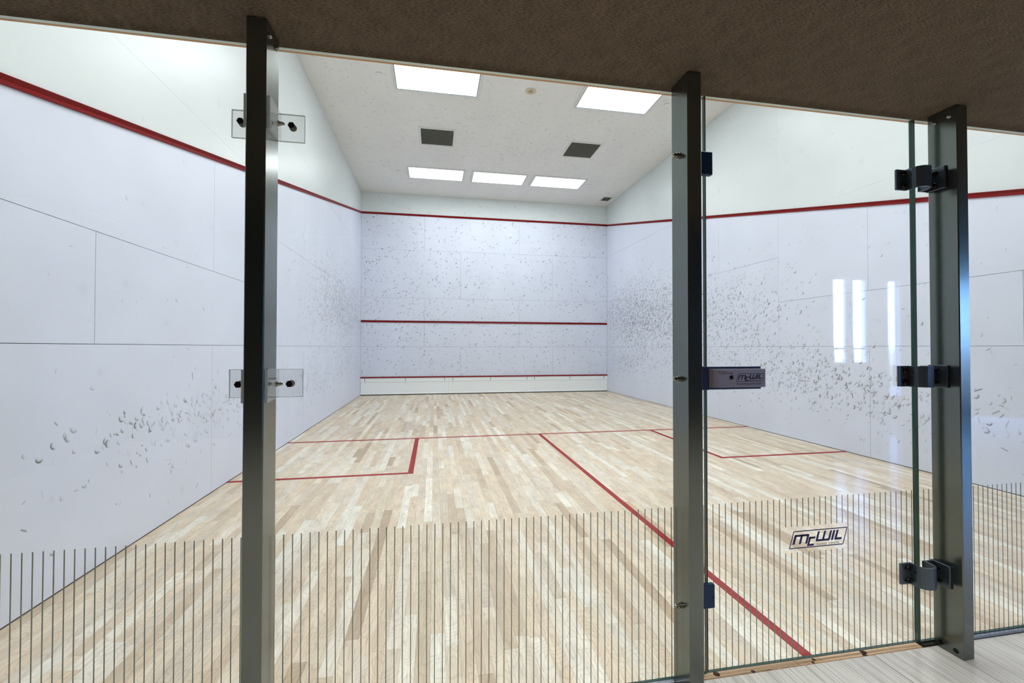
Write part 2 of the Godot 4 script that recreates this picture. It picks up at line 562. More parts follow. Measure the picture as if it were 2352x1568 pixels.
func tin() -> void:
	var t := thing("tin", "white metal tin along the foot of the front wall under a red rail", "tin", Vector3(0, 0, FZ))
	var joints := [0.004, 2.136, 4.266, W - 0.004]
	for k in 3:
		var b := MB.new()
		var s := PackedVector2Array([Vector2(0.0, 0.022), Vector2(0.030, 0.022), Vector2(0.030, 0.040), Vector2(0.022, 0.055), Vector2(0.022, 0.325), Vector2(0.034, 0.335), Vector2(0.034, 0.424), Vector2(0.0, 0.424)])
		b.prism(s, Vector3(joints[k] + 0.001, 0, 0), Vector3(0, 0, 1), Vector3(0, 1, 0), Vector3(1, 0, 0), joints[k + 1] - joints[k] - 0.002)
		part("board", b, M.tin_white, t)
	var rail := MB.new()
	rail.prism(PackedVector2Array([Vector2(0.0, 0.424), Vector2(0.044, 0.424), Vector2(0.046, 0.430), Vector2(0.020, 0.452), Vector2(0.0, 0.454)]), Vector3(0.001, 0, 0), Vector3(0, 0, 1), Vector3(0, 1, 0), Vector3(1, 0, 0), W - 0.002)
	part("red_rail", rail, M.trim_red, t)
	part("base_strip", cbox(Vector3(0.002, 0.0, 0.0), Vector3(W - 0.002, 0.022, 0.026)), M.dark, t)
	for x: float in [0.105, 1.073, 2.037, 2.240, 3.205, 4.169, 4.370, 5.337, 6.296]:
		part("slot", cbox(Vector3(x - 0.006, 0.352, 0.033), Vector3(x + 0.006, 0.414, 0.0348)), M.dark, t)
		for y: float in [0.312, 0.092]:
			var s := MB.new()
			s.lathe([Vector2(0.006, 0.0), Vector2(0.005, 0.002), Vector2(0.0, 0.002)], Vector3(x, y, 0.0218), Vector3(0, 0, 1), 8)
			part("screw", s, M.bolt, t)


func court_floor() -> void:
	var fl := setting("floor", "pale maple strip floor of the court with thin red lines", "floor")
	part("subfloor", cbox(Vector3(-0.16, -0.16, FZ - 0.16), Vector3(W + 0.16, -0.012, 0.0)), M.subfloor, fl)
	var tones := [rgb(234, 216, 189), rgb(238, 223, 198), rgb(228, 209, 182), rgb(245, 236, 218), rgb(236, 224, 205), rgb(227, 213, 192), rgb(250, 245, 230), rgb(216, 196, 168), rgb(203, 180, 150), rgb(235, 217, 190)]
	var weights := [18, 18, 13, 14, 14, 9, 8, 6, 3, 10]
	var bag := []
	for k in tones.size():
		for j in weights[k]:
			bag.append(tones[k].srgb_to_linear())
	rng.seed = 77
	var rows := 112
	var wd := W / rows
	var strips := []
	var f := Vector3(sin(0.17796), 0, -cos(0.17796))
	var rt := Vector3(cos(0.17796), 0, sin(0.17796))
	for i in rows:
		var z := -rng.randf_range(0.05, 0.7)
		var z0 := 0.0
		while z0 > FZ + 0.001:
			var z1 := maxf(z, FZ)
			if z1 < FZ + 0.2:
				z1 = FZ
			var ctr := Vector3((i + 0.5) * wd, 0, (z0 + z1) * 0.5) - EYE
			var dep := ctr.dot(f)
			var sx := ctr.dot(rt) / dep
			var sy := -ctr.y / dep
			var size := (z0 - z1) * wd * EYE.y / (dep * dep * dep)
			if absf(sx) > 1.2 or sy > 0.83:
				size *= 0.02
			strips.append([size, i * wd, z1, z0, bag[rng.randi() % bag.size()], rng.randf_range(0.94, 1.05), rng.randf() * 7.0, rng.randf() * 5.0])
			z0 = z1
			z = z0 - rng.randf_range(0.22, 1.05)
	strips.sort_custom(func(a, b): return a[0] > b[0])
	var rest := MB.new()
	for k in strips.size():
		var s: Array = strips[k]
		var b: MB = MB.new() if k < 300 else rest
		b.col = Color(s[4].r * s[5], s[4].g * s[5], s[4].b * s[5])
		var x0: float = s[1] + 0.00025
		var x1: float = s[1] + wd - 0.00025
		var z0: float = s[2] + 0.0003
		var z1: float = s[3] - 0.0003
		var u0 := Vector2(s[6], s[7])
		var ul: float = (z1 - z0) / 1.3
		var uw := 0.09
		b.quad(Vector3(x0, 0, z0), Vector3(x0, 0, z1), Vector3(x1, 0, z1), Vector3(x1, 0, z0), Vector3.UP, [u0, u0 + Vector2(ul, 0), u0 + Vector2(ul, uw), u0 + Vector2(0, uw)])
		var lo := -0.018
		b.quad(Vector3(x0, lo, z0), Vector3(x0, lo, z1), Vector3(x0, 0, z1), Vector3(x0, 0, z0), Vector3.LEFT, [u0, u0, u0, u0])
		b.quad(Vector3(x1, lo, z0), Vector3(x1, lo, z1), Vector3(x1, 0, z1), Vector3(x1, 0, z0), Vector3.RIGHT, [u0, u0, u0, u0])
		b.quad(Vector3(x0, lo, z0), Vector3(x1, lo, z0), Vector3(x1, 0, z0), Vector3(x0, 0, z0), Vector3.FORWARD, [u0, u0, u0, u0])
		b.quad(Vector3(x0, lo, z1), Vector3(x1, lo, z1), Vector3(x1, 0, z1), Vector3(x0, 0, z1), Vector3.BACK, [u0, u0, u0, u0])
		if k < 300:
			part("strip", b, M.maple, fl)
	part("far_strips", rest, M.maple, fl).set_meta("kind", "stuff")
	# red lines of paint
	var zs := -4.322
	var zb := -2.722
	var bw := 1.590
	for r: Array in [["short_line", 0.0, W, zs - 0.025, zs + 0.025], ["half_court_line", 3.178, 3.222, zs + 0.025, -0.001],
			["service_box_line", bw - 0.05, bw, zs + 0.025, zb], ["service_box_line", 0.0, bw - 0.05, zb - 0.05, zb],
			["service_box_line", W - bw, W - bw + 0.05, zs + 0.025, zb], ["service_box_line", W - bw + 0.05, W, zb - 0.05, zb]]:
		part(r[0], cbox(Vector3(r[1], 0.0, minf(r[3], r[4])), Vector3(r[2], 0.0006, maxf(r[3], r[4]))), M.line_red, fl)


func court_ceiling() -> void:
	var c := setting("ceiling", "white court ceiling speckled with grey ball marks", "ceiling")
	var b := MB.new()
	b.box(Vector3(-0.16, CH + 0.001, FZ - 0.16), Vector3(W + 0.16, CH + 0.16, 0.0))
	part("slab", b, M.white_paint, c)
	var s := MB.new()
	s.quad(Vector3(0, CH, FZ), Vector3(W, CH, FZ), Vector3(W, CH, 0), Vector3(0, CH, 0), Vector3.DOWN, [Vector2(0, 9.642 / 9.7), Vector2(1, 9.642 / 9.7), Vector2(1, 0), Vector2(0, 0)])
	part("plaster", s, M.ceiling, c)


func ceiling_light(x: float, z: float, label: String, power := LAMP) -> void:
	var t := thing("ceiling_light", label, "ceiling light", Vector3(x, CH, z), "light panels in the court ceiling")
	var hx := 0.6
	var hz := 0.3
	var f := MB.new()
	for s: float in [-1.0, 1.0]:
		f.box(Vector3(-hx - 0.03, -0.014, s * (hz + 0.015) - 0.015), Vector3(hx + 0.03, -0.0005, s * (hz + 0.015) + 0.015), 0.003)
		f.box(Vector3(s * (hx + 0.015) - 0.015, -0.014, -hz), Vector3(s * (hx + 0.015) + 0.015, -0.0005, hz), 0.003)
	part("frame", f, M.light_frame, t)
	var l := MB.new()
	for s: float in [-1.0, 1.0]:
		l.box(Vector3(-hx + 0.0005, -0.0115, s * (hz - 0.007) - 0.006), Vector3(hx - 0.0005, -0.001, s * (hz - 0.007) + 0.006))
		l.box(Vector3(s * (hx - 0.007) - 0.006, -0.0115, -hz + 0.014), Vector3(s * (hx - 0.007) + 0.006, -0.001, hz - 0.014))
	part("lens_frame", l, M.channel, t)
	part("diffuser", cbox(Vector3(-hx + 0.014, -0.008, -hz + 0.014), Vector3(hx - 0.014, -0.001, hz - 0.014)), M.glow, t)
	var a := AreaLight3D.new()
	a.name = "lamp"
	a.area_size = Vector2(hx * 2 - 0.03, hz * 2 - 0.03)
	a.light_energy = power
	a.light_color = Color(0.97, 1.0, 1.0)
	a.area_range = 20.0
	a.shadow_enabled = true
	a.position = Vector3(0, -0.0125, 0)
	a.rotation = Vector3(-PI / 2, 0, 0)
	t.add_child(a)


func grille(x: float, z: float, hx: float, hz: float, n: int, label: String) -> void:
	var t := thing("ceiling_grille", label, "air grille", Vector3(x, CH, z), "air grilles in the court ceiling")
	var f := MB.new()
	var e := minf(0.018, hx * 0.12)
	for s: float in [-1.0, 1.0]:
		f.box(Vector3(-hx, -0.012, s * (hz - e) - e), Vector3(hx, -0.0005, s * (hz - e) + e), 0.002)
		f.box(Vector3(s * (hx - e) - e, -0.012, -hz + 2 * e), Vector3(s * (hx - e) + e, -0.0005, hz - 2 * e), 0.002)
	part("frame", f, M.light_frame, t)
	part("backing", cbox(Vector3(-hx + 2 * e, -0.003, -hz + 2 * e), Vector3(hx - 2 * e, -0.0006, hz - 2 * e)), M.dark, t)
	var pitch := (hz - 2 * e) * 2.0 / n
	var sl := MB.new()
	sl.prism(PackedVector2Array([Vector2(-0.42 * pitch, -0.0035), Vector2(0.40 * pitch, -0.0105), Vector2(0.42 * pitch, -0.009), Vector2(-0.36 * pitch, -0.0032)]), Vector3(-hx + 2 * e, 0, 0), Vector3(0, 0, 1), Vector3(0, 1, 0), Vector3(1, 0, 0), (hx - 2 * e) * 2.0)
	var m := sl.mesh()
	for k in n:
		part_mesh("slat", m, M.grille, t).position.z = -hz + 2 * e + (k + 0.5) * pitch


func ceiling_fittings() -> void:
	ceiling_light(1.815, -4.822, "bright ceiling light panel beside the round speaker, over the left service box")
	ceiling_light(4.585, -4.822, "bright ceiling light panel beside the round speaker, over the right service box")
	ceiling_light(1.81, -8.235, "bright light panel of the row of three by the front wall, nearest the left wall", LAMP_FRONT)
	ceiling_light(3.212, -8.235, "bright light panel in the middle of the row of three by the front wall", LAMP_FRONT)
	ceiling_light(4.60, -8.235, "bright light panel of the row of three by the front wall, nearest the right wall", LAMP_FRONT)
	ceiling_light(1.81, -1.41, "added light panel, unseen above the bulkhead by the glass wall, nearest the left wall", LAMP_REAR_ADDED)  # this rear row is out of view, added to light the near walls
	ceiling_light(3.212, -1.41, "added light panel, unseen above the bulkhead by the glass wall, over the half court line", LAMP_REAR_ADDED)
	ceiling_light(4.60, -1.41, "added light panel, unseen above the bulkhead by the glass wall, nearest the right wall", LAMP_REAR_ADDED)
	grille(1.82, -6.53, 0.325, 0.335, 13, "square slatted grille in the ceiling on the left wall side")
	grille(4.59, -6.55, 0.325, 0.335, 13, "square slatted grille in the ceiling on the right wall side")
	grille(6.146, -9.075, 0.14, 0.17, 6, "small dark grille in the ceiling corner by the front and right walls")
	for a: Array in [[1.0, -4.815, "round white cap in the ceiling between the left wall and a big light panel"], [5.39, -4.805, "round white cap in the ceiling between the right wall and a big light panel"], [0.994, -8.229, "small round cap in the ceiling left of the row of three lights"], [5.40, -8.221, "small round cap in the ceiling right of the row of three lights"]]:
		var t := thing("sprinkler_cap", a[2], "sprinkler cap", Vector3(a[0], CH, a[1]), "sprinkler caps in the court ceiling")
		var b := MB.new()
		b.lathe([Vector2(0.0, -0.012), Vector2(0.04, -0.012), Vector2(0.043, -0.010), Vector2(0.043, -0.006)], Vector3.ZERO, Vector3.UP, 20)
		part("cap", b, M.white_paint, t)
		var st := MB.new()
		st.lathe([Vector2(0.036, -0.006), Vector2(0.036, -0.0003)], Vector3.ZERO, Vector3.UP, 20)
		part("collar", st, M.panel_back, t)
	var sp := thing("ceiling_speaker", "round beige speaker in the ceiling between the two big light panels", "speaker", Vector3(3.194, CH, -4.836))
	var r := MB.new()
	r.lathe([Vector2(0.0, -0.010), Vector2(0.078, -0.010), Vector2(0.084, -0.006), Vector2(0.084, -0.0003)], Vector3.ZERO, Vector3.UP, 32)
	part("rim", r, M.beige, sp)
	var g := MB.new()
	g.lathe([Vector2(0.0, -0.013), Vector2(0.030, -0.0125), Vector2(0.040, -0.010)], Vector3.ZERO, Vector3.UP, 24)
	part("grille_dome", g, M.beige_dark, sp)
	part("tag", cbox(Vector3(-0.008, -0.0112, 0.052), Vector3(0.010, -0.0101, 0.062)), M.dark, sp)


# ---------- the glass wall ----------
func stripes(parent: Node3D, x0: float, x1: float, first: float, gap: Rect2) -> void:
	var x := first
	var full := cbox(Vector3(-0.0014, 0.002, 0.0017), Vector3(0.0014, 0.610, 0.0029)).mesh()
	var high := cbox(Vector3(-0.0014, 0.503, 0.0017), Vector3(0.0014, 0.610, 0.0029)).mesh()
	var low := cbox(Vector3(-0.0014, 0.002, 0.0017), Vector3(0.0014, 0.405, 0.0029)).mesh()
	while x < x1 - 0.002:
		if x > x0 + 0.002:
			if gap.size.x > 0.0 and x > gap.position.x and x < gap.position.x + gap.size.x:
				part_mesh("stripe", high, M.stripe, parent).position.x = x
				part_mesh("stripe", low, M.stripe, parent).position.x = x
			else:
				part_mesh("stripe", full, M.stripe, parent).position.x = x
		x += 0.02537


func glass_sheet(parent: Node3D, x0: float, x1: float, y0: float, y1: float) -> void:
	var z0 := 0.003
	var z1 := 0.015
	var b := MB.new()
	b.quad(Vector3(x0, y0, z1), Vector3(x1, y0, z1), Vector3(x1, y1, z1), Vector3(x0, y1, z1), Vector3.BACK)
	b.quad(Vector3(x0, y0, z0), Vector3(x1, y0, z0), Vector3(x1, y1, z0), Vector3(x0, y1, z0), Vector3.FORWARD)
	part("pane", b, M.glass, parent)
	var e := MB.new()
	e.box(Vector3(x0, y0, z0 + 0.0005), Vector3(x0 + 0.0008, y1, z1 - 0.0005))
	e.box(Vector3(x1 - 0.0008, y0, z0 + 0.0005), Vector3(x1, y1, z1 - 0.0005))
	e.box(Vector3(x0, y0, z0 + 0.0005), Vector3(x1, y0 + 0.0008, z1 - 0.0005))
	part("edge", e, M.glass_edge, parent)
	part("lit_top_edge", cbox(Vector3(x0 + 0.001, y1 - 0.0008, z0 + 0.0005), Vector3(x1 - 0.001, y1, z1 - 0.0005)), M.edge_lit, parent)


func hex_bolt(parent: Node3D, at: Vector3, dir: Vector3, r: float) -> void:
	var s := MB.new()
	s.lathe([Vector2(r * 1.0, 0.0), Vector2(r * 1.0, r * 0.35), Vector2(r * 0.72, r * 0.35), Vector2(r * 0.72, r * 1.3)], at, dir, 18)
	part("spacer", s, M.spacer, parent)
	var b := MB.new()
	b.lathe([Vector2(r, r * 1.1), Vector2(r, r * 1.95), Vector2(r * 0.86, r * 2.1), Vector2(0.0, r * 2.1)], at, dir, 6, false)
	part("bolt_head", b, M.bolt, parent)


func acorn(parent: Node3D, at: Vector3, dir: Vector3, r: float, long: float) -> void:
	var b := MB.new()
	b.lathe([Vector2(r * 1.35, 0.0), Vector2(r * 1.35, 0.0015), Vector2(r, 0.0017), Vector2(r, long * 0.4), Vector2(r * 0.8, long * 0.5), Vector2(r * 0.78, long * 0.75), Vector2(r * 0.55, long * 0.93), Vector2(0.0, long)], at, dir, 12)
	part("cap_nut", b, M.steel, parent)


func bracket(y: float, s: float, label: String) -> void:
	# an angle of clear plastic: one leg on the glass, one along the post
	var px := 1.311 if s > 0.0 else 1.258
	var t := thing("glass_bracket", label, "bracket", Vector3(px, y, 0.015), "clear brackets on the left post")
	var hy := 0.042
	var a := MB.new()
	var xa := minf(0.0, s * 0.076)
	var xb := maxf(0.0, s * 0.076)
	a.box(Vector3(xa, -hy, 0.0), Vector3(xb, hy, 0.009), 0.0012)
	part("glass_leg", a, M.clear, t)
	var c := MB.new()
	c.prism(PackedVector2Array([Vector2(0.004, -hy), Vector2(0.096, -hy - 0.006), Vector2(0.096, hy + 0.004), Vector2(0.070, hy + 0.006), Vector2(0.004, hy)]), Vector3(minf(s * 0.0005, s * 0.0085), 0, 0), Vector3(0, 0, 1), Vector3(0, 1, 0), Vector3(1, 0, 0), 0.008)
	part("post_leg", c, M.clear, t)
	var e := MB.new()
	for k: float in [-1.0, 1.0]:
		e.box(Vector3(xa, k * hy - 0.0005, 0.0015), Vector3(xb, k * hy + 0.0005, 0.0075))
	e.box(Vector3(s * 0.076 - 0.0005, -hy, 0.0015), Vector3(s * 0.076 + 0.0005, hy, 0.0075))
	e.box(Vector3(minf(s * 0.001, s * 0.008), -hy - 0.006, 0.0957), Vector3(maxf(s * 0.001, s * 0.008), hy + 0.004, 0.0967))
	part("polished_edge", e, M.clear_edge, t)
	hex_bolt(t, Vector3(s * 0.044, -0.001, 0.009), Vector3(0, 0, 1), 0.0105)
	acorn(t, Vector3(s * 0.0086, 0.0, 0.032), Vector3(s, 0, 0), 0.0065, 0.019)


func post(x0: float, x1: float, label: String) -> Node3D:
	var t := thing("metal_post", label, "post", Vector3((x0 + x1) * 0.5, 0, 0.068), "posts of the glass wall")
	var h := (x1 - x0) * 0.5
	part("tube", cbox(Vector3(-h, 0.0, -0.050), Vector3(h, SOF - 0.0005, 0.052), 0.003), M.post, t)
	return t


func screws(t: Node3D, x: float, dir: float) -> void:
	for a: Array in [[2.086, 0.095], [2.084, 0.044]]:
		var s := MB.new()
		s.lathe([Vector2(0.0085, 0.0), Vector2(0.0085, 0.002), Vector2(0.006, 0.006), Vector2(0.0, 0.0075)], Vector3(x - t.position.x, a[0], a[1] - 0.068), Vector3(dir, 0, 0), 12)
		part("screw", s, M.steel, t)
	for a: Array in [[0.024, 0.045], [0.022, 0.094]]:
		var s := MB.new()
		s.lathe([Vector2(0.010, 0.0), Vector2(0.009, 0.0015), Vector2(0.0, 0.0018)], Vector3(x - t.position.x, a[0], a[1] - 0.068), Vector3(dir, 0, 0), 12)
		part("plug", s, M.bolt, t)


func lettering(parent: Node3D, called: String, text: String, width: float, height: float, o: Vector3, shear: float, m: Material) -> void:
	var tm := TextMesh.new()
	var f := SystemFont.new()
	f.font_names = PackedStringArray(["Droid Sans"])
	tm.font = f
	tm.text = text
	tm.font_size = 64
	tm.pixel_size = 0.01
	tm.depth = 0.05
	tm.curve_step = 1.5
	tm.horizontal_alignment = HORIZONTAL_ALIGNMENT_LEFT
	var box := tm.get_aabb()
	var o2 := MeshInstance3D.new()
	o2.name = called
	o2.mesh = tm
	o2.material_override = m
	var sx := width / box.size.x
	var sy := height / box.size.y
	o2.transform = Transform3D(Basis(Vector3(sx, 0, 0), Vector3(shear * sy, sy, 0), Vector3(0, 0, 0.004)), o + Vector3(-box.position.x * sx, -box.position.y * sy, 0))
	parent.add_child(o2, true)


# the maker's slanted badge: frame and seven strokes, in a frame of 100 by 27.5
func badge(parent: Node3D, o: Vector3, k: float, m: Material, small: bool) -> void:
	var ea := Vector3(k, 0, 0)
	var eb := Vector3(k * 0.315, k, 0)
	var f := MB.new()
	for r: Array in [[1.0, 0.0, 99.0, 1.5], [1.0, 26.0, 99.0, 27.5], [0.0, 0.8, 1.4, 26.7], [98.6, 0.8, 100.0, 26.7]]:
		f.prism(PackedVector2Array([Vector2(r[0], r[1]), Vector2(r[2], r[1]), Vector2(r[2], r[3]), Vector2(r[0], r[3])]), o, ea, eb, Vector3(0, 0, 1), 0.0004)
	part("badge_frame", f, m, parent)
	var sets := [
		[[4.2, 6.6, 8.0, 21.0], [15.6, 6.6, 19.4, 21.0], [27.2, 6.6, 31.0, 20.0], [4.2, 18.2, 30.2, 21.4]],
		[[31.8, 3.4, 35.4, 16.2], [32.6, 13.4, 43.6, 16.6], [32.2, 2.4, 44.2, 5.6]],
		[[45.6, 10.0, 49.2, 24.0], [57.2, 10.0, 60.8, 24.0], [68.4, 10.0, 72.0, 24.0], [46.4, 8.4, 71.4, 11.6]],
		[[74.2, 8.6, 78.0, 24.0]],
		[[80.6, 8.6, 84.4, 24.0], [80.6, 8.6, 94.0, 11.8]]]
	for s: Array in sets:
		var b := MB.new()
		for r: Array in s:
			b.prism(PackedVector2Array([Vector2(r[0], r[1]), Vector2(r[2], r[1]), Vector2(r[2], r[3]), Vector2(r[0], r[3])]), o, ea, eb, Vector3(0, 0, 1), 0.0004)
		part("letter", b, m, parent)
	lettering(parent, "small_print", "squash courts", k * 46.0, k * 5.2, o + ea * 46.0 + eb * 2.0 + Vector3(0, -k * 0.6, 0.0002), 0.1, M.print if not small else m)


func hinge(door: Node3D, y: float) -> void:
	var h := 0.041
	var a := MB.new()
	a.box(Vector3(3.594, y - h, 0.0155), Vector3(3.6465, y + h, 0.0255), 0.002)
	var root := part("hinge", a, M.hinge, door)
	var u := MB.new()
	var path := [Vector2(3.642, 0.0215), Vector2(3.642, 0.048)]
	for k in 9:
		var t := PI - PI * k / 8.0
		path.append(Vector2(3.6765 + cos(t) * 0.0345, 0.048 + sin(t) * 0.028))
	path.append(Vector2(3.711, 0.020))
	u.strip(path, 0.0085, Vector3(0, y - h, 0), Vector3(1, 0, 0), Vector3(0, 0, 1), Vector3(0, 1, 0), h * 2.0)
	part("knuckle", u, M.hinge, root)
	var p := MB.new()
	p.box(Vector3(3.706, y - h, 0.016), Vector3(3.7475, y + h, 0.024), 0.0015)
	p.box(Vector3(3.7465, y - h - 0.002, 0.016), Vector3(3.7555, y + h + 0.004, 0.084), 0.002)
	part("post_leaf", p, M.hinge, root)
	for k: float in [-0.024, 0.024]:
		var b := MB.new()
		b.lathe([Vector2(0.011, 0.0), Vector2(0.011, 0.006), Vector2(0.008, 0.009), Vector2(0.0, 0.0095)], Vector3(3.622, y + k, 0.0255), Vector3(0, 0, 1), 14)
		b.lathe([Vector2(0.010, 0.0), Vector2(0.010, 0.004), Vector2(0.007, 0.006), Vector2(0.0, 0.0065)], Vector3(3.7465, y + k, 0.050), Vector3(-1, 0, 0), 14)
		part("bolt", b, M.bolt, root)
	var hole := MB.new()
	hole.lathe([Vector2(0.0055, 0.0), Vector2(0.0052, 0.0006), Vector2(0.0, 0.0006)], Vector3(3.6377, y + 0.014, 0.044), Vector3(-1, 0, 0), 14)
	part("set_screw", hole, M.dark, root)


func glass_wall() -> void:
	var g1 := thing("glass_sheet", "fixed glass sheet between the left wall and the post with clear brackets", "glass sheet", Vector3.ZERO, "glass sheets of the back wall")
	glass_sheet(g1, 0.004, 1.283, 0.008, 2.108)
	stripes(g1, 0.004, 1.283, 0.0180, Rect2())
	var g2 := thing("glass_sheet", "wide fixed glass sheet between the bracket post and the glass door", "glass sheet", Vector3.ZERO, "glass sheets of the back wall")
	glass_sheet(g2, 1.287, 2.7545, 0.008, 2.108)
	stripes(g2, 1.287, 2.7545, 1.3045, Rect2())
	var g3 := thing("glass_sheet", "fixed glass sheet on the hinge side of the door, reaching to the right wall", "glass sheet", Vector3.ZERO, "glass sheets of the back wall")
	glass_sheet(g3, 3.698, W - 0.004, 0.010, 2.108)
	stripes(g3, 3.698, W - 0.004, 3.7125, Rect2())
	# door
	var d := setting("door_1", "frameless glass court door on three dark hinges with a blue badge", "door")
	glass_sheet(d, 2.7595, 3.684, 0.012, 2.108)
	stripes(d, 2.7595, 3.684, 2.7650, Rect2(3.085, 0.4, 0.268, 0.1))
	badge(d, Vector3(3.0965, 0.4265, 0.0155), 0.0024, M.logo, false)
	for y: float in [1.855, 1.071, 0.292]:
		hinge(d, y)
	# latch
	var plate := part("latch", cbox(Vector3(2.730, 1.032, 0.0155), Vector3(2.972, 1.1145, 0.0295), 0.002), M.latch_plate, d)
	var hd := MB.new()
	hd.prism(PackedVector2Array([Vector2(2.742, 0.030), Vector2(2.967, 0.030), Vector2(2.967, 0.056), Vector2(2.962, 0.060), Vector2(2.772, 0.060), Vector2(2.757, 0.057), Vector2(2.744, 0.046)]), Vector3(0, 1.0415, 0), Vector3(1, 0, 0), Vector3(0, 0, 1), Vector3(0, 1, 0), 0.0655)
	part("handle", hd, M.latch, plate)
	part("latch_body", cbox(Vector3(2.690, 1.034, 0.022), Vector3(2.741, 1.1165, 0.058), 0.002), M.latch_dark, plate)
	var scr := MB.new()
	scr.lathe([Vector2(0.008, 0.0), Vector2(0.008, 0.002), Vector2(0.005, 0.004), Vector2(0.0, 0.0045)], Vector3(2.826, 1.077, 0.060), Vector3(0, 0, 1), 12)
	part("screw", scr, M.bolt, plate)
	badge(plate, Vector3(2.8450, 1.0625, 0.0602), 0.00106, M.print, true)
	lettering(plate, "print", "PUSH", 0.029, 0.0115, Vector3(2.7765, 1.0885, 0.0604), 0.0, M.print)
	lettering(plate, "print", "mcwilsquash.com", 0.098, 0.0105, Vector3(2.8465, 1.0485, 0.0604), 0.0, M.print)
	var ar := MB.new()
	ar.prism(PackedVector2Array([Vector2(2.807, 1.0915), Vector2(2.824, 1.0915), Vector2(2.824, 1.0895), Vector2(2.830, 1.0922), Vector2(2.824, 1.095), Vector2(2.824, 1.093), Vector2(2.807, 1.093)]), Vector3(0, 0, 0.0602), Vector3(1, 0, 0), Vector3(0, 1, 0), Vector3(0, 0, 1), 0.0004)
	part("arrow", ar, M.print, plate)
	# posts
	var p1 := post(1.258, 1.311, "dark fronted metal post carrying four clear bolted brackets")
	screws(p1, 1.311, 1.0)
	var p2 := post(2.621, 2.673, "dark fronted metal post beside the door latch with three cap nuts")
	for y: float in [1.853, 1.075, 0.297]:
		acorn(p2, Vector3(-0.026, y, -0.002), Vector3(-1, 0, 0), 0.0095, 0.026)
	for y: float in [1.850, 0.297]:
		var stop := part("door_stop", cbox(Vector3(0.0262, y - 0.042, -0.0485), Vector3(0.125, y + 0.042, -0.030), 0.002), M.latch_plate, p2)
		var hole := MB.new()
		hole.lathe([Vector2(0.0042, 0.0), Vector2(0.0042, 0.0005), Vector2(0.0, 0.0005)], Vector3(0.116, y - 0.003, -0.030), Vector3(0, 0, 1), 14)
		part("screw_hole", hole, M.dark, stop)
	var p3 := post(3.756, 3.807, "metal post with bluish front that carries the three door hinges")
	screws(p3, 3.756, -1.0)
	bracket(1.856, 1.0, "upper clear plastic bracket on the door side of the left post")
	bracket(1.856, -1.0, "upper clear plastic bracket on the left wall side of the left post")
	bracket(1.075, 1.0, "lower clear plastic bracket on the door side of the left post")
	bracket(1.075, -1.0, "lower clear plastic bracket on the left wall side of the left post")


# ---------- the lobby ----------
func bulkhead() -> void:
	var s := setting("ceiling_bulkhead", "low bulkhead above the glass wall covered in woven brown cloth", "bulkhead")
	part("header", cbox(Vector3(-0.16, SOF + 0.004, -0.018), Vector3(W + 0.16, CH + 0.16, -0.001)), M.white_paint, s)
	part("core", cbox(Vector3(LOB_X0, SOF + 0.006, 0.0), Vector3(LOB_X1, LOB_H + 0.1, 1.75)), M.lobby_wall, s)
	# cloth, puckered along its edge by the left sheet of glass
	var b := MB.new()
	var x := LOB_X0
	var zs := [-0.006, 0.01, 0.03, 0.05, 0.07, 0.09, 0.115, 0.14, 0.17, 0.2, 0.26, 0.35, 0.6, 1.0, 1.75]
	while x < LOB_X1 - 0.001:
		var near := x > 0.2 and x < 1.6
		var x1 := minf(x + (0.02 if near else 0.5), LOB_X1)
		for k in zs.size() - 1:
			var q := [Vector2(x, zs[k]), Vector2(x1, zs[k]), Vector2(x1, zs[k + 1]), Vector2(x, zs[k + 1])]
			var p := []
			var u := []
			var nn := []
			for e: Vector2 in q:
				p.append(Vector3(e.x, cloth_y(e), e.y))
				u.append(Vector2(e.x, e.y) * 3.0)
				var gx := (cloth_y(e + Vector2(0.004, 0)) - cloth_y(e - Vector2(0.004, 0))) / 0.008
				var gz := (cloth_y(e + Vector2(0, 0.004)) - cloth_y(e - Vector2(0, 0.004))) / 0.008
				nn.append(Vector3(gx, -1, gz).normalized())
			b.tri(p[0], p[1], p[2], nn[0], nn[1], nn[2], u[0], u[1], u[2])
			b.tri(p[0], p[2], p[3], nn[0], nn[2], nn[3], u[0], u[2], u[3])
		x = x1
	part("cloth", b, M.cloth, s)
	var t := setting("trim_1", "thin bare wood strip along the edge of the brown bulkhead", "trim")
	part("lath", cbox(Vector3(0.0, 2.1140, -0.018), Vector3(W, SOF + 0.003, -0.0065), 0.001), M.wood_edge, t)


func cloth_y(e: Vector2) -> float:
	var fade := clampf((1.45 - e.x) / 0.5, 0.0, 1.0) * clampf((e.x - 0.2) / 0.2, 0.0, 1.0) * clampf(1.0 - e.y / 0.15, 0.0, 1.0) * clampf((e.y + 0.006) / 0.02, 0.0, 1.0)
	return SOF - 0.004 * fade * pow(maxf(0.0, sin((e.x + e.y * 2.6) * 62.0)), 2.0)


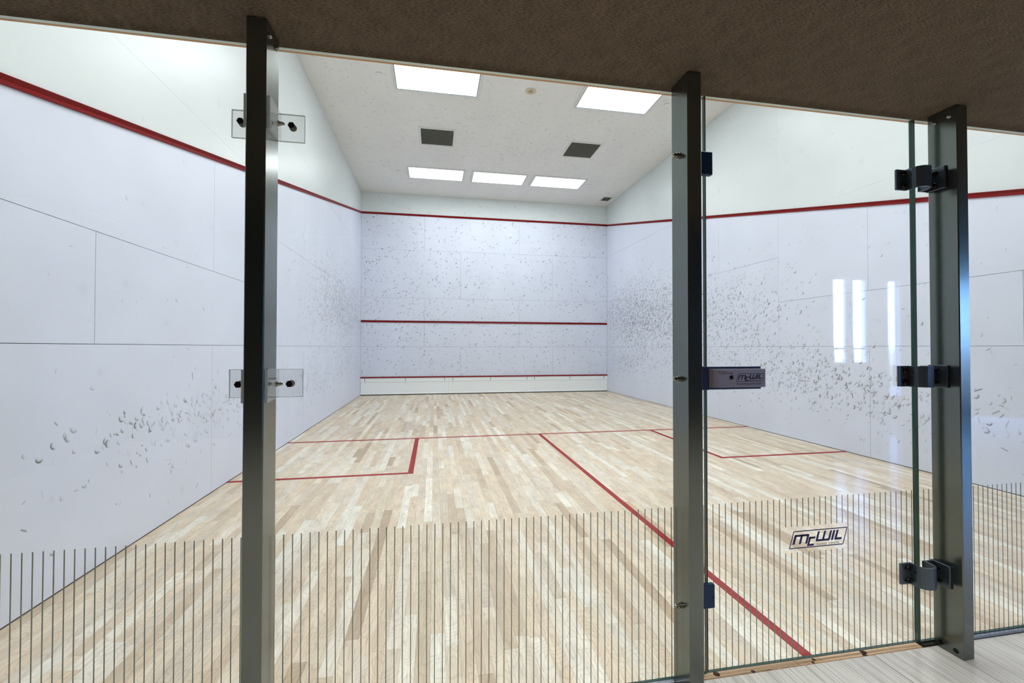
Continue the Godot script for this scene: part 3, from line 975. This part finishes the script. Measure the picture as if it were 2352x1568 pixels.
func lobby() -> void:
	# floor of combed tiles; their joints run away from the glass
	var fl := setting("floor_lobby", "pale lobby floor tiles with a fine combed grain", "floor")
	part("screed", cbox(Vector3(LOB_X0, -0.16, 0.0), Vector3(LOB_X1, -0.010, LOB_Z)), M.subfloor, fl)
	var x := 3.147 - 0.3065 * 17
	var row := 0
	while x < LOB_X1 - 0.02:
		var x0 := maxf(x, LOB_X0)
		var x1 := minf(x + 0.3065, LOB_X1)
		if x1 > x0 + 0.01:
			var z0 := 0.030
			var z1 := 0.030 + (1.2 if row % 2 == 0 else 0.62)
			while z0 < LOB_Z - 0.02:
				var ze := minf(z1, LOB_Z)
				var b := MB.new()
				var lo := Vector3(x0 + 0.0014, -0.010, z0 + 0.0014)
				var hi := Vector3(x1 - 0.0014, 0.0, ze - 0.0014)
				var off := Vector2(row * 0.37, z0 * 0.7)
				b.quad(Vector3(lo.x, 0, lo.z), Vector3(hi.x, 0, lo.z), Vector3(hi.x, 0, hi.z), Vector3(lo.x, 0, hi.z), Vector3.UP, [off, off + Vector2((hi.x - lo.x) * 2.2, 0), off + Vector2((hi.x - lo.x) * 2.2, (hi.z - lo.z) * 0.8), off + Vector2(0, (hi.z - lo.z) * 0.8)])
				for s: Array in [[Vector3(lo.x, 0, lo.z), Vector3(hi.x, 0, lo.z), Vector3.FORWARD], [Vector3(lo.x, 0, hi.z), Vector3(hi.x, 0, hi.z), Vector3.BACK], [Vector3(lo.x, 0, lo.z), Vector3(lo.x, 0, hi.z), Vector3.LEFT], [Vector3(hi.x, 0, lo.z), Vector3(hi.x, 0, hi.z), Vector3.RIGHT]]:
					b.quad(s[0], s[1], s[1] + Vector3(0, -0.010, 0), s[0] + Vector3(0, -0.010, 0), s[2], [off, off, off, off])
				part("tile", b, M.tile, fl)
				z0 = ze
				z1 = z0 + 1.2
		x += 0.3065
		row += 1
	# threshold of bare wood under the door, ragged along the tiles
	var th := setting("trim_2", "rough bare wood strip on the floor under the glass door", "threshold")
	rng.seed = 9
	for seg: Array in [[2.675, 3.128], [3.130, 3.232], [3.234, 3.690]]:
		var poly := PackedVector2Array([Vector2(seg[0], 0.001), Vector2(seg[1], 0.001)])
		var n := int((seg[1] - seg[0]) / 0.012)
		for k in n + 1:
			poly.append(Vector2(lerpf(seg[1], seg[0], float(k) / n), 0.0275 - absf(rng.randfn()) * 0.0016))
		var b := MB.new()
		b.prism(poly, Vector3(0, -0.0005, 0), Vector3(1, 0, 0), Vector3(0, 0, 1), Vector3(0, -1, 0), 0.009, Rect2(2.6, 0, 1.1, 0.06))
		part("wood_strip", b, M.threshold, th)
	for a: Array in [[2.795, 0.011, 0.012], [2.935, 0.024, 0.008], [3.205, 0.010, 0.007], [3.19, 0.023, 0.006], [3.43, 0.010, 0.012], [3.42, 0.026, 0.010]]:
		var b := MB.new()
		b.lathe([Vector2(a[2], 0.0), Vector2(a[2] * 0.9, 0.0004), Vector2(0.0, 0.0004)], Vector3(a[0], -0.0005, a[1]), Vector3.UP, 14)
		part("knot_hole", b, M.subfloor, th)
	var ch := setting("trim_3", "narrow bluish metal channel holding the foot of the right glass sheet", "channel")
	part("rail", cbox(Vector3(3.808, 0.0, 0.0155), Vector3(W, 0.009, 0.0290), 0.001), M.channel, ch)
	part("bed", cbox(Vector3(3.692, 0.0, 0.001), Vector3(W, 0.008, 0.0150)), M.seal, ch)
	part("pivot_block", cbox(Vector3(3.692, 0.0, 0.0155), Vector3(3.755, 0.006, 0.0290), 0.001), M.seal, ch)
	var ch2 := setting("trim_4", "narrow metal channel holding the foot of the left glass sheets", "channel")
	part("rail", cbox(Vector3(0.0, 0.0, 0.0155), Vector3(2.62, 0.009, 0.0290), 0.001), M.channel, ch2)
	part("bed", cbox(Vector3(0.0, 0.0, 0.001), Vector3(2.674, 0.006, 0.0150)), M.seal, ch2)
	# shell
	var wl := setting("wall_lobby_left", "plain dull lobby wall beyond the left end of the glass", "wall")
	part("wall_body", cbox(Vector3(LOB_X0 - 0.15, -0.16, -0.15), Vector3(LOB_X0, LOB_H + 0.1, LOB_Z + 0.15)), M.lobby_wall, wl)
	var wr := setting("wall_lobby_right", "plain dull lobby wall at the far right end", "wall")
	part("wall_body", cbox(Vector3(LOB_X1, -0.16, -0.15), Vector3(LOB_X1 + 0.15, LOB_H + 0.1, LOB_Z + 0.15)), M.lobby_wall, wr)
	var wf := setting("wall_lobby_front", "plain lobby wall on both sides of the glass", "wall")
	part("wall_body", cbox(Vector3(LOB_X0, -0.16, -0.15), Vector3(-0.161, LOB_H + 0.1, 0.0)), M.lobby_wall, wf)
	part("wall_body", cbox(Vector3(W + 0.161, -0.16, -0.15), Vector3(LOB_X1, LOB_H + 0.1, 0.0)), M.lobby_wall, wf)
	var lc := setting("ceiling_lobby", "plain lobby ceiling behind the bulkhead", "ceiling")
	part("slab", cbox(Vector3(LOB_X0, LOB_H, 1.75), Vector3(LOB_X1, LOB_H + 0.1, LOB_Z + 0.15)), M.lobby_wall, lc)
	var wb := setting("wall_back", "lobby wall with narrow windows facing the glass court wall", "wall")
	var holes := [[8.40, 9.10, 0.90, 2.38], [9.50, 9.80, 0.34, 2.36], [10.45, 11.05, 0.25, 2.30]]
	var at := LOB_X0
	for h: Array in holes:
		part("wall_body", cbox(Vector3(at, -0.16, LOB_Z), Vector3(h[0], LOB_H, LOB_Z + 0.15)), M.lobby_wall, wb)
		part("wall_body", cbox(Vector3(h[0], -0.16, LOB_Z), Vector3(h[1], h[2], LOB_Z + 0.15)), M.lobby_wall, wb)
		part("wall_body", cbox(Vector3(h[0], h[3], LOB_Z), Vector3(h[1], LOB_H, LOB_Z + 0.15)), M.lobby_wall, wb)
		at = h[1]
	part("wall_body", cbox(Vector3(at, -0.16, LOB_Z), Vector3(LOB_X1, LOB_H, LOB_Z + 0.15)), M.lobby_wall, wb)
	window("window_1", "lobby window of two narrow lights on either side of a thick mullion", 8.40, 9.10, 0.90, 2.38, [8.66, 8.84], 1.17)
	window("window_2", "tall slit window in the lobby wall", 9.50, 9.80, 0.34, 2.36, [], 0.0)
	window("window_3", "broad lobby window beside the slit window", 10.45, 11.05, 0.25, 2.30, [10.73, 10.77], 0.0)


func lobby_fill_light(x: float, label: String) -> void:  # unseen fill panel, added to brighten the lobby floor and bulkhead
	var t := thing("lobby_fill_light", label, "ceiling light", Vector3(x, LOB_H, 2.35), "added fill lights in the lobby ceiling")
	part("diffuser", cbox(Vector3(-0.28, -0.010, -0.28), Vector3(0.28, -0.0005, 0.28), 0.002), M.glow, t)
	var f := MB.new()
	for s: float in [-1.0, 1.0]:
		f.box(Vector3(-0.31, -0.014, s * 0.296 - 0.014), Vector3(0.31, -0.0005, s * 0.296 + 0.014), 0.002)
		f.box(Vector3(s * 0.296 - 0.014, -0.014, -0.281), Vector3(s * 0.296 + 0.014, -0.0005, 0.281), 0.002)
	part("frame", f, M.light_frame, t)
	var a := AreaLight3D.new()
	a.name = "lamp"
	a.area_size = Vector2(0.55, 0.55)
	a.light_energy = LOBBY_FILL
	a.light_color = Color(1.0, 0.98, 0.94)
	a.area_range = 20.0
	a.shadow_enabled = true
	a.position = Vector3(0, -0.015, 0)
	a.rotation = Vector3(-PI / 2, 0, 0)
	t.add_child(a)


func window(called: String, label: String, x0: float, x1: float, y0: float, y1: float, mull: Array, rail: float) -> void:
	var w := setting(called, label, "window")
	var e := 0.035 if x1 - x0 > 0.5 else 0.02
	var z0 := LOB_Z + 0.04
	var z1 := LOB_Z + 0.10
	var f := MB.new()
	f.box(Vector3(x0 + 0.001, y0 + 0.001, z0), Vector3(x0 + e, y1 - 0.001, z1), 0.002)
	f.box(Vector3(x1 - e, y0 + 0.001, z0), Vector3(x1 - 0.001, y1 - 0.001, z1), 0.002)
	f.box(Vector3(x0 + e, y0 + 0.001, z0), Vector3(x1 - e, y0 + e, z1), 0.002)
	f.box(Vector3(x0 + e, y1 - e, z0), Vector3(x1 - e, y1 - 0.001, z1), 0.002)
	part("frame", f, M.frame, w)
	if mull:
		part("mullion", cbox(Vector3(mull[0], y0 + e, z0), Vector3(mull[1], y1 - e, z1), 0.002), M.frame, w)
	if rail > 0.0:
		part("rail", cbox(Vector3(x0 + e, rail - 0.015, z0 + 0.005), Vector3(x1 - e, rail + 0.015, z1 - 0.005)), M.frame, w)
	var lights := [[x0 + e, x1 - e]]
	if mull:
		lights = [[x0 + e, mull[0]], [mull[1], x1 - e]]
	for l: Array in lights:
		part("pane", cbox(Vector3(l[0], y0 + e, z0 + 0.028), Vector3(l[1], y1 - e, z0 + 0.032)), M.glass if mull else M.milky, w)


const LAMP := 3.0
const LAMP_FRONT := 2.0
const LAMP_REAR_ADDED := 4.0
const LOBBY_FILL := 5.5


func _ready() -> void:
	var cam := Camera3D.new()
	cam.name = "camera"
	cam.fov = rad_to_deg(2.0 * atan(784.0 / 990.124))
	cam.near = 0.02
	cam.far = 200.0
	var yaw := 0.177959
	var pitch := 0.0137036
	var roll := 0.000838
	var f := Vector3(sin(yaw) * cos(pitch), sin(pitch), -cos(yaw) * cos(pitch))
	var r := Vector3(cos(yaw), 0, sin(yaw))
	var u := r.cross(f)
	cam.transform = Transform3D(Basis(r * cos(roll) + u * sin(roll), u * cos(roll) - r * sin(roll), -f), EYE)
	add_child(cam)
	cam.current = true
	var env := Environment.new()
	env.background_mode = Environment.BG_SKY
	var sky := ProceduralSkyMaterial.new()
	sky.sky_top_color = Color(0.45, 0.66, 1.0)
	sky.sky_horizon_color = Color(0.62, 0.79, 1.0)
	sky.ground_horizon_color = Color(0.66, 0.72, 0.78)
	sky.ground_bottom_color = Color(0.35, 0.36, 0.36)
	sky.sky_energy_multiplier = 6.5
	sky.ground_energy_multiplier = 4.0
	env.sky = Sky.new()
	env.sky.sky_material = sky
	env.tonemap_mode = Environment.TONE_MAPPER_LINEAR
	env.tonemap_exposure = 1.0
	env.sdfgi_enabled = true
	env.ssao_enabled = true
	env.ssil_enabled = true
	var we := WorldEnvironment.new()
	we.name = "world_environment"
	we.environment = env
	add_child(we)

	make_materials()
	court_floor()
	side_wall("wall_left", "left side wall of lavender panels below a sloping red out line", 0.0, 1.0, M.left_near, M.left_far)
	side_wall("wall_right", "right side wall of lavender panels densely peppered with ball marks", W, -1.0, M.right_near, M.right_far)
	front_wall()
	court_ceiling()
	bulkhead()
	lobby()
	lobby_fill_light(0.9, "added square fill light, unseen in the lobby ceiling behind the left post")
	lobby_fill_light(3.5, "added square fill light, unseen in the lobby ceiling behind the glass door")
	tin()
	ceiling_fittings()
	glass_wall()
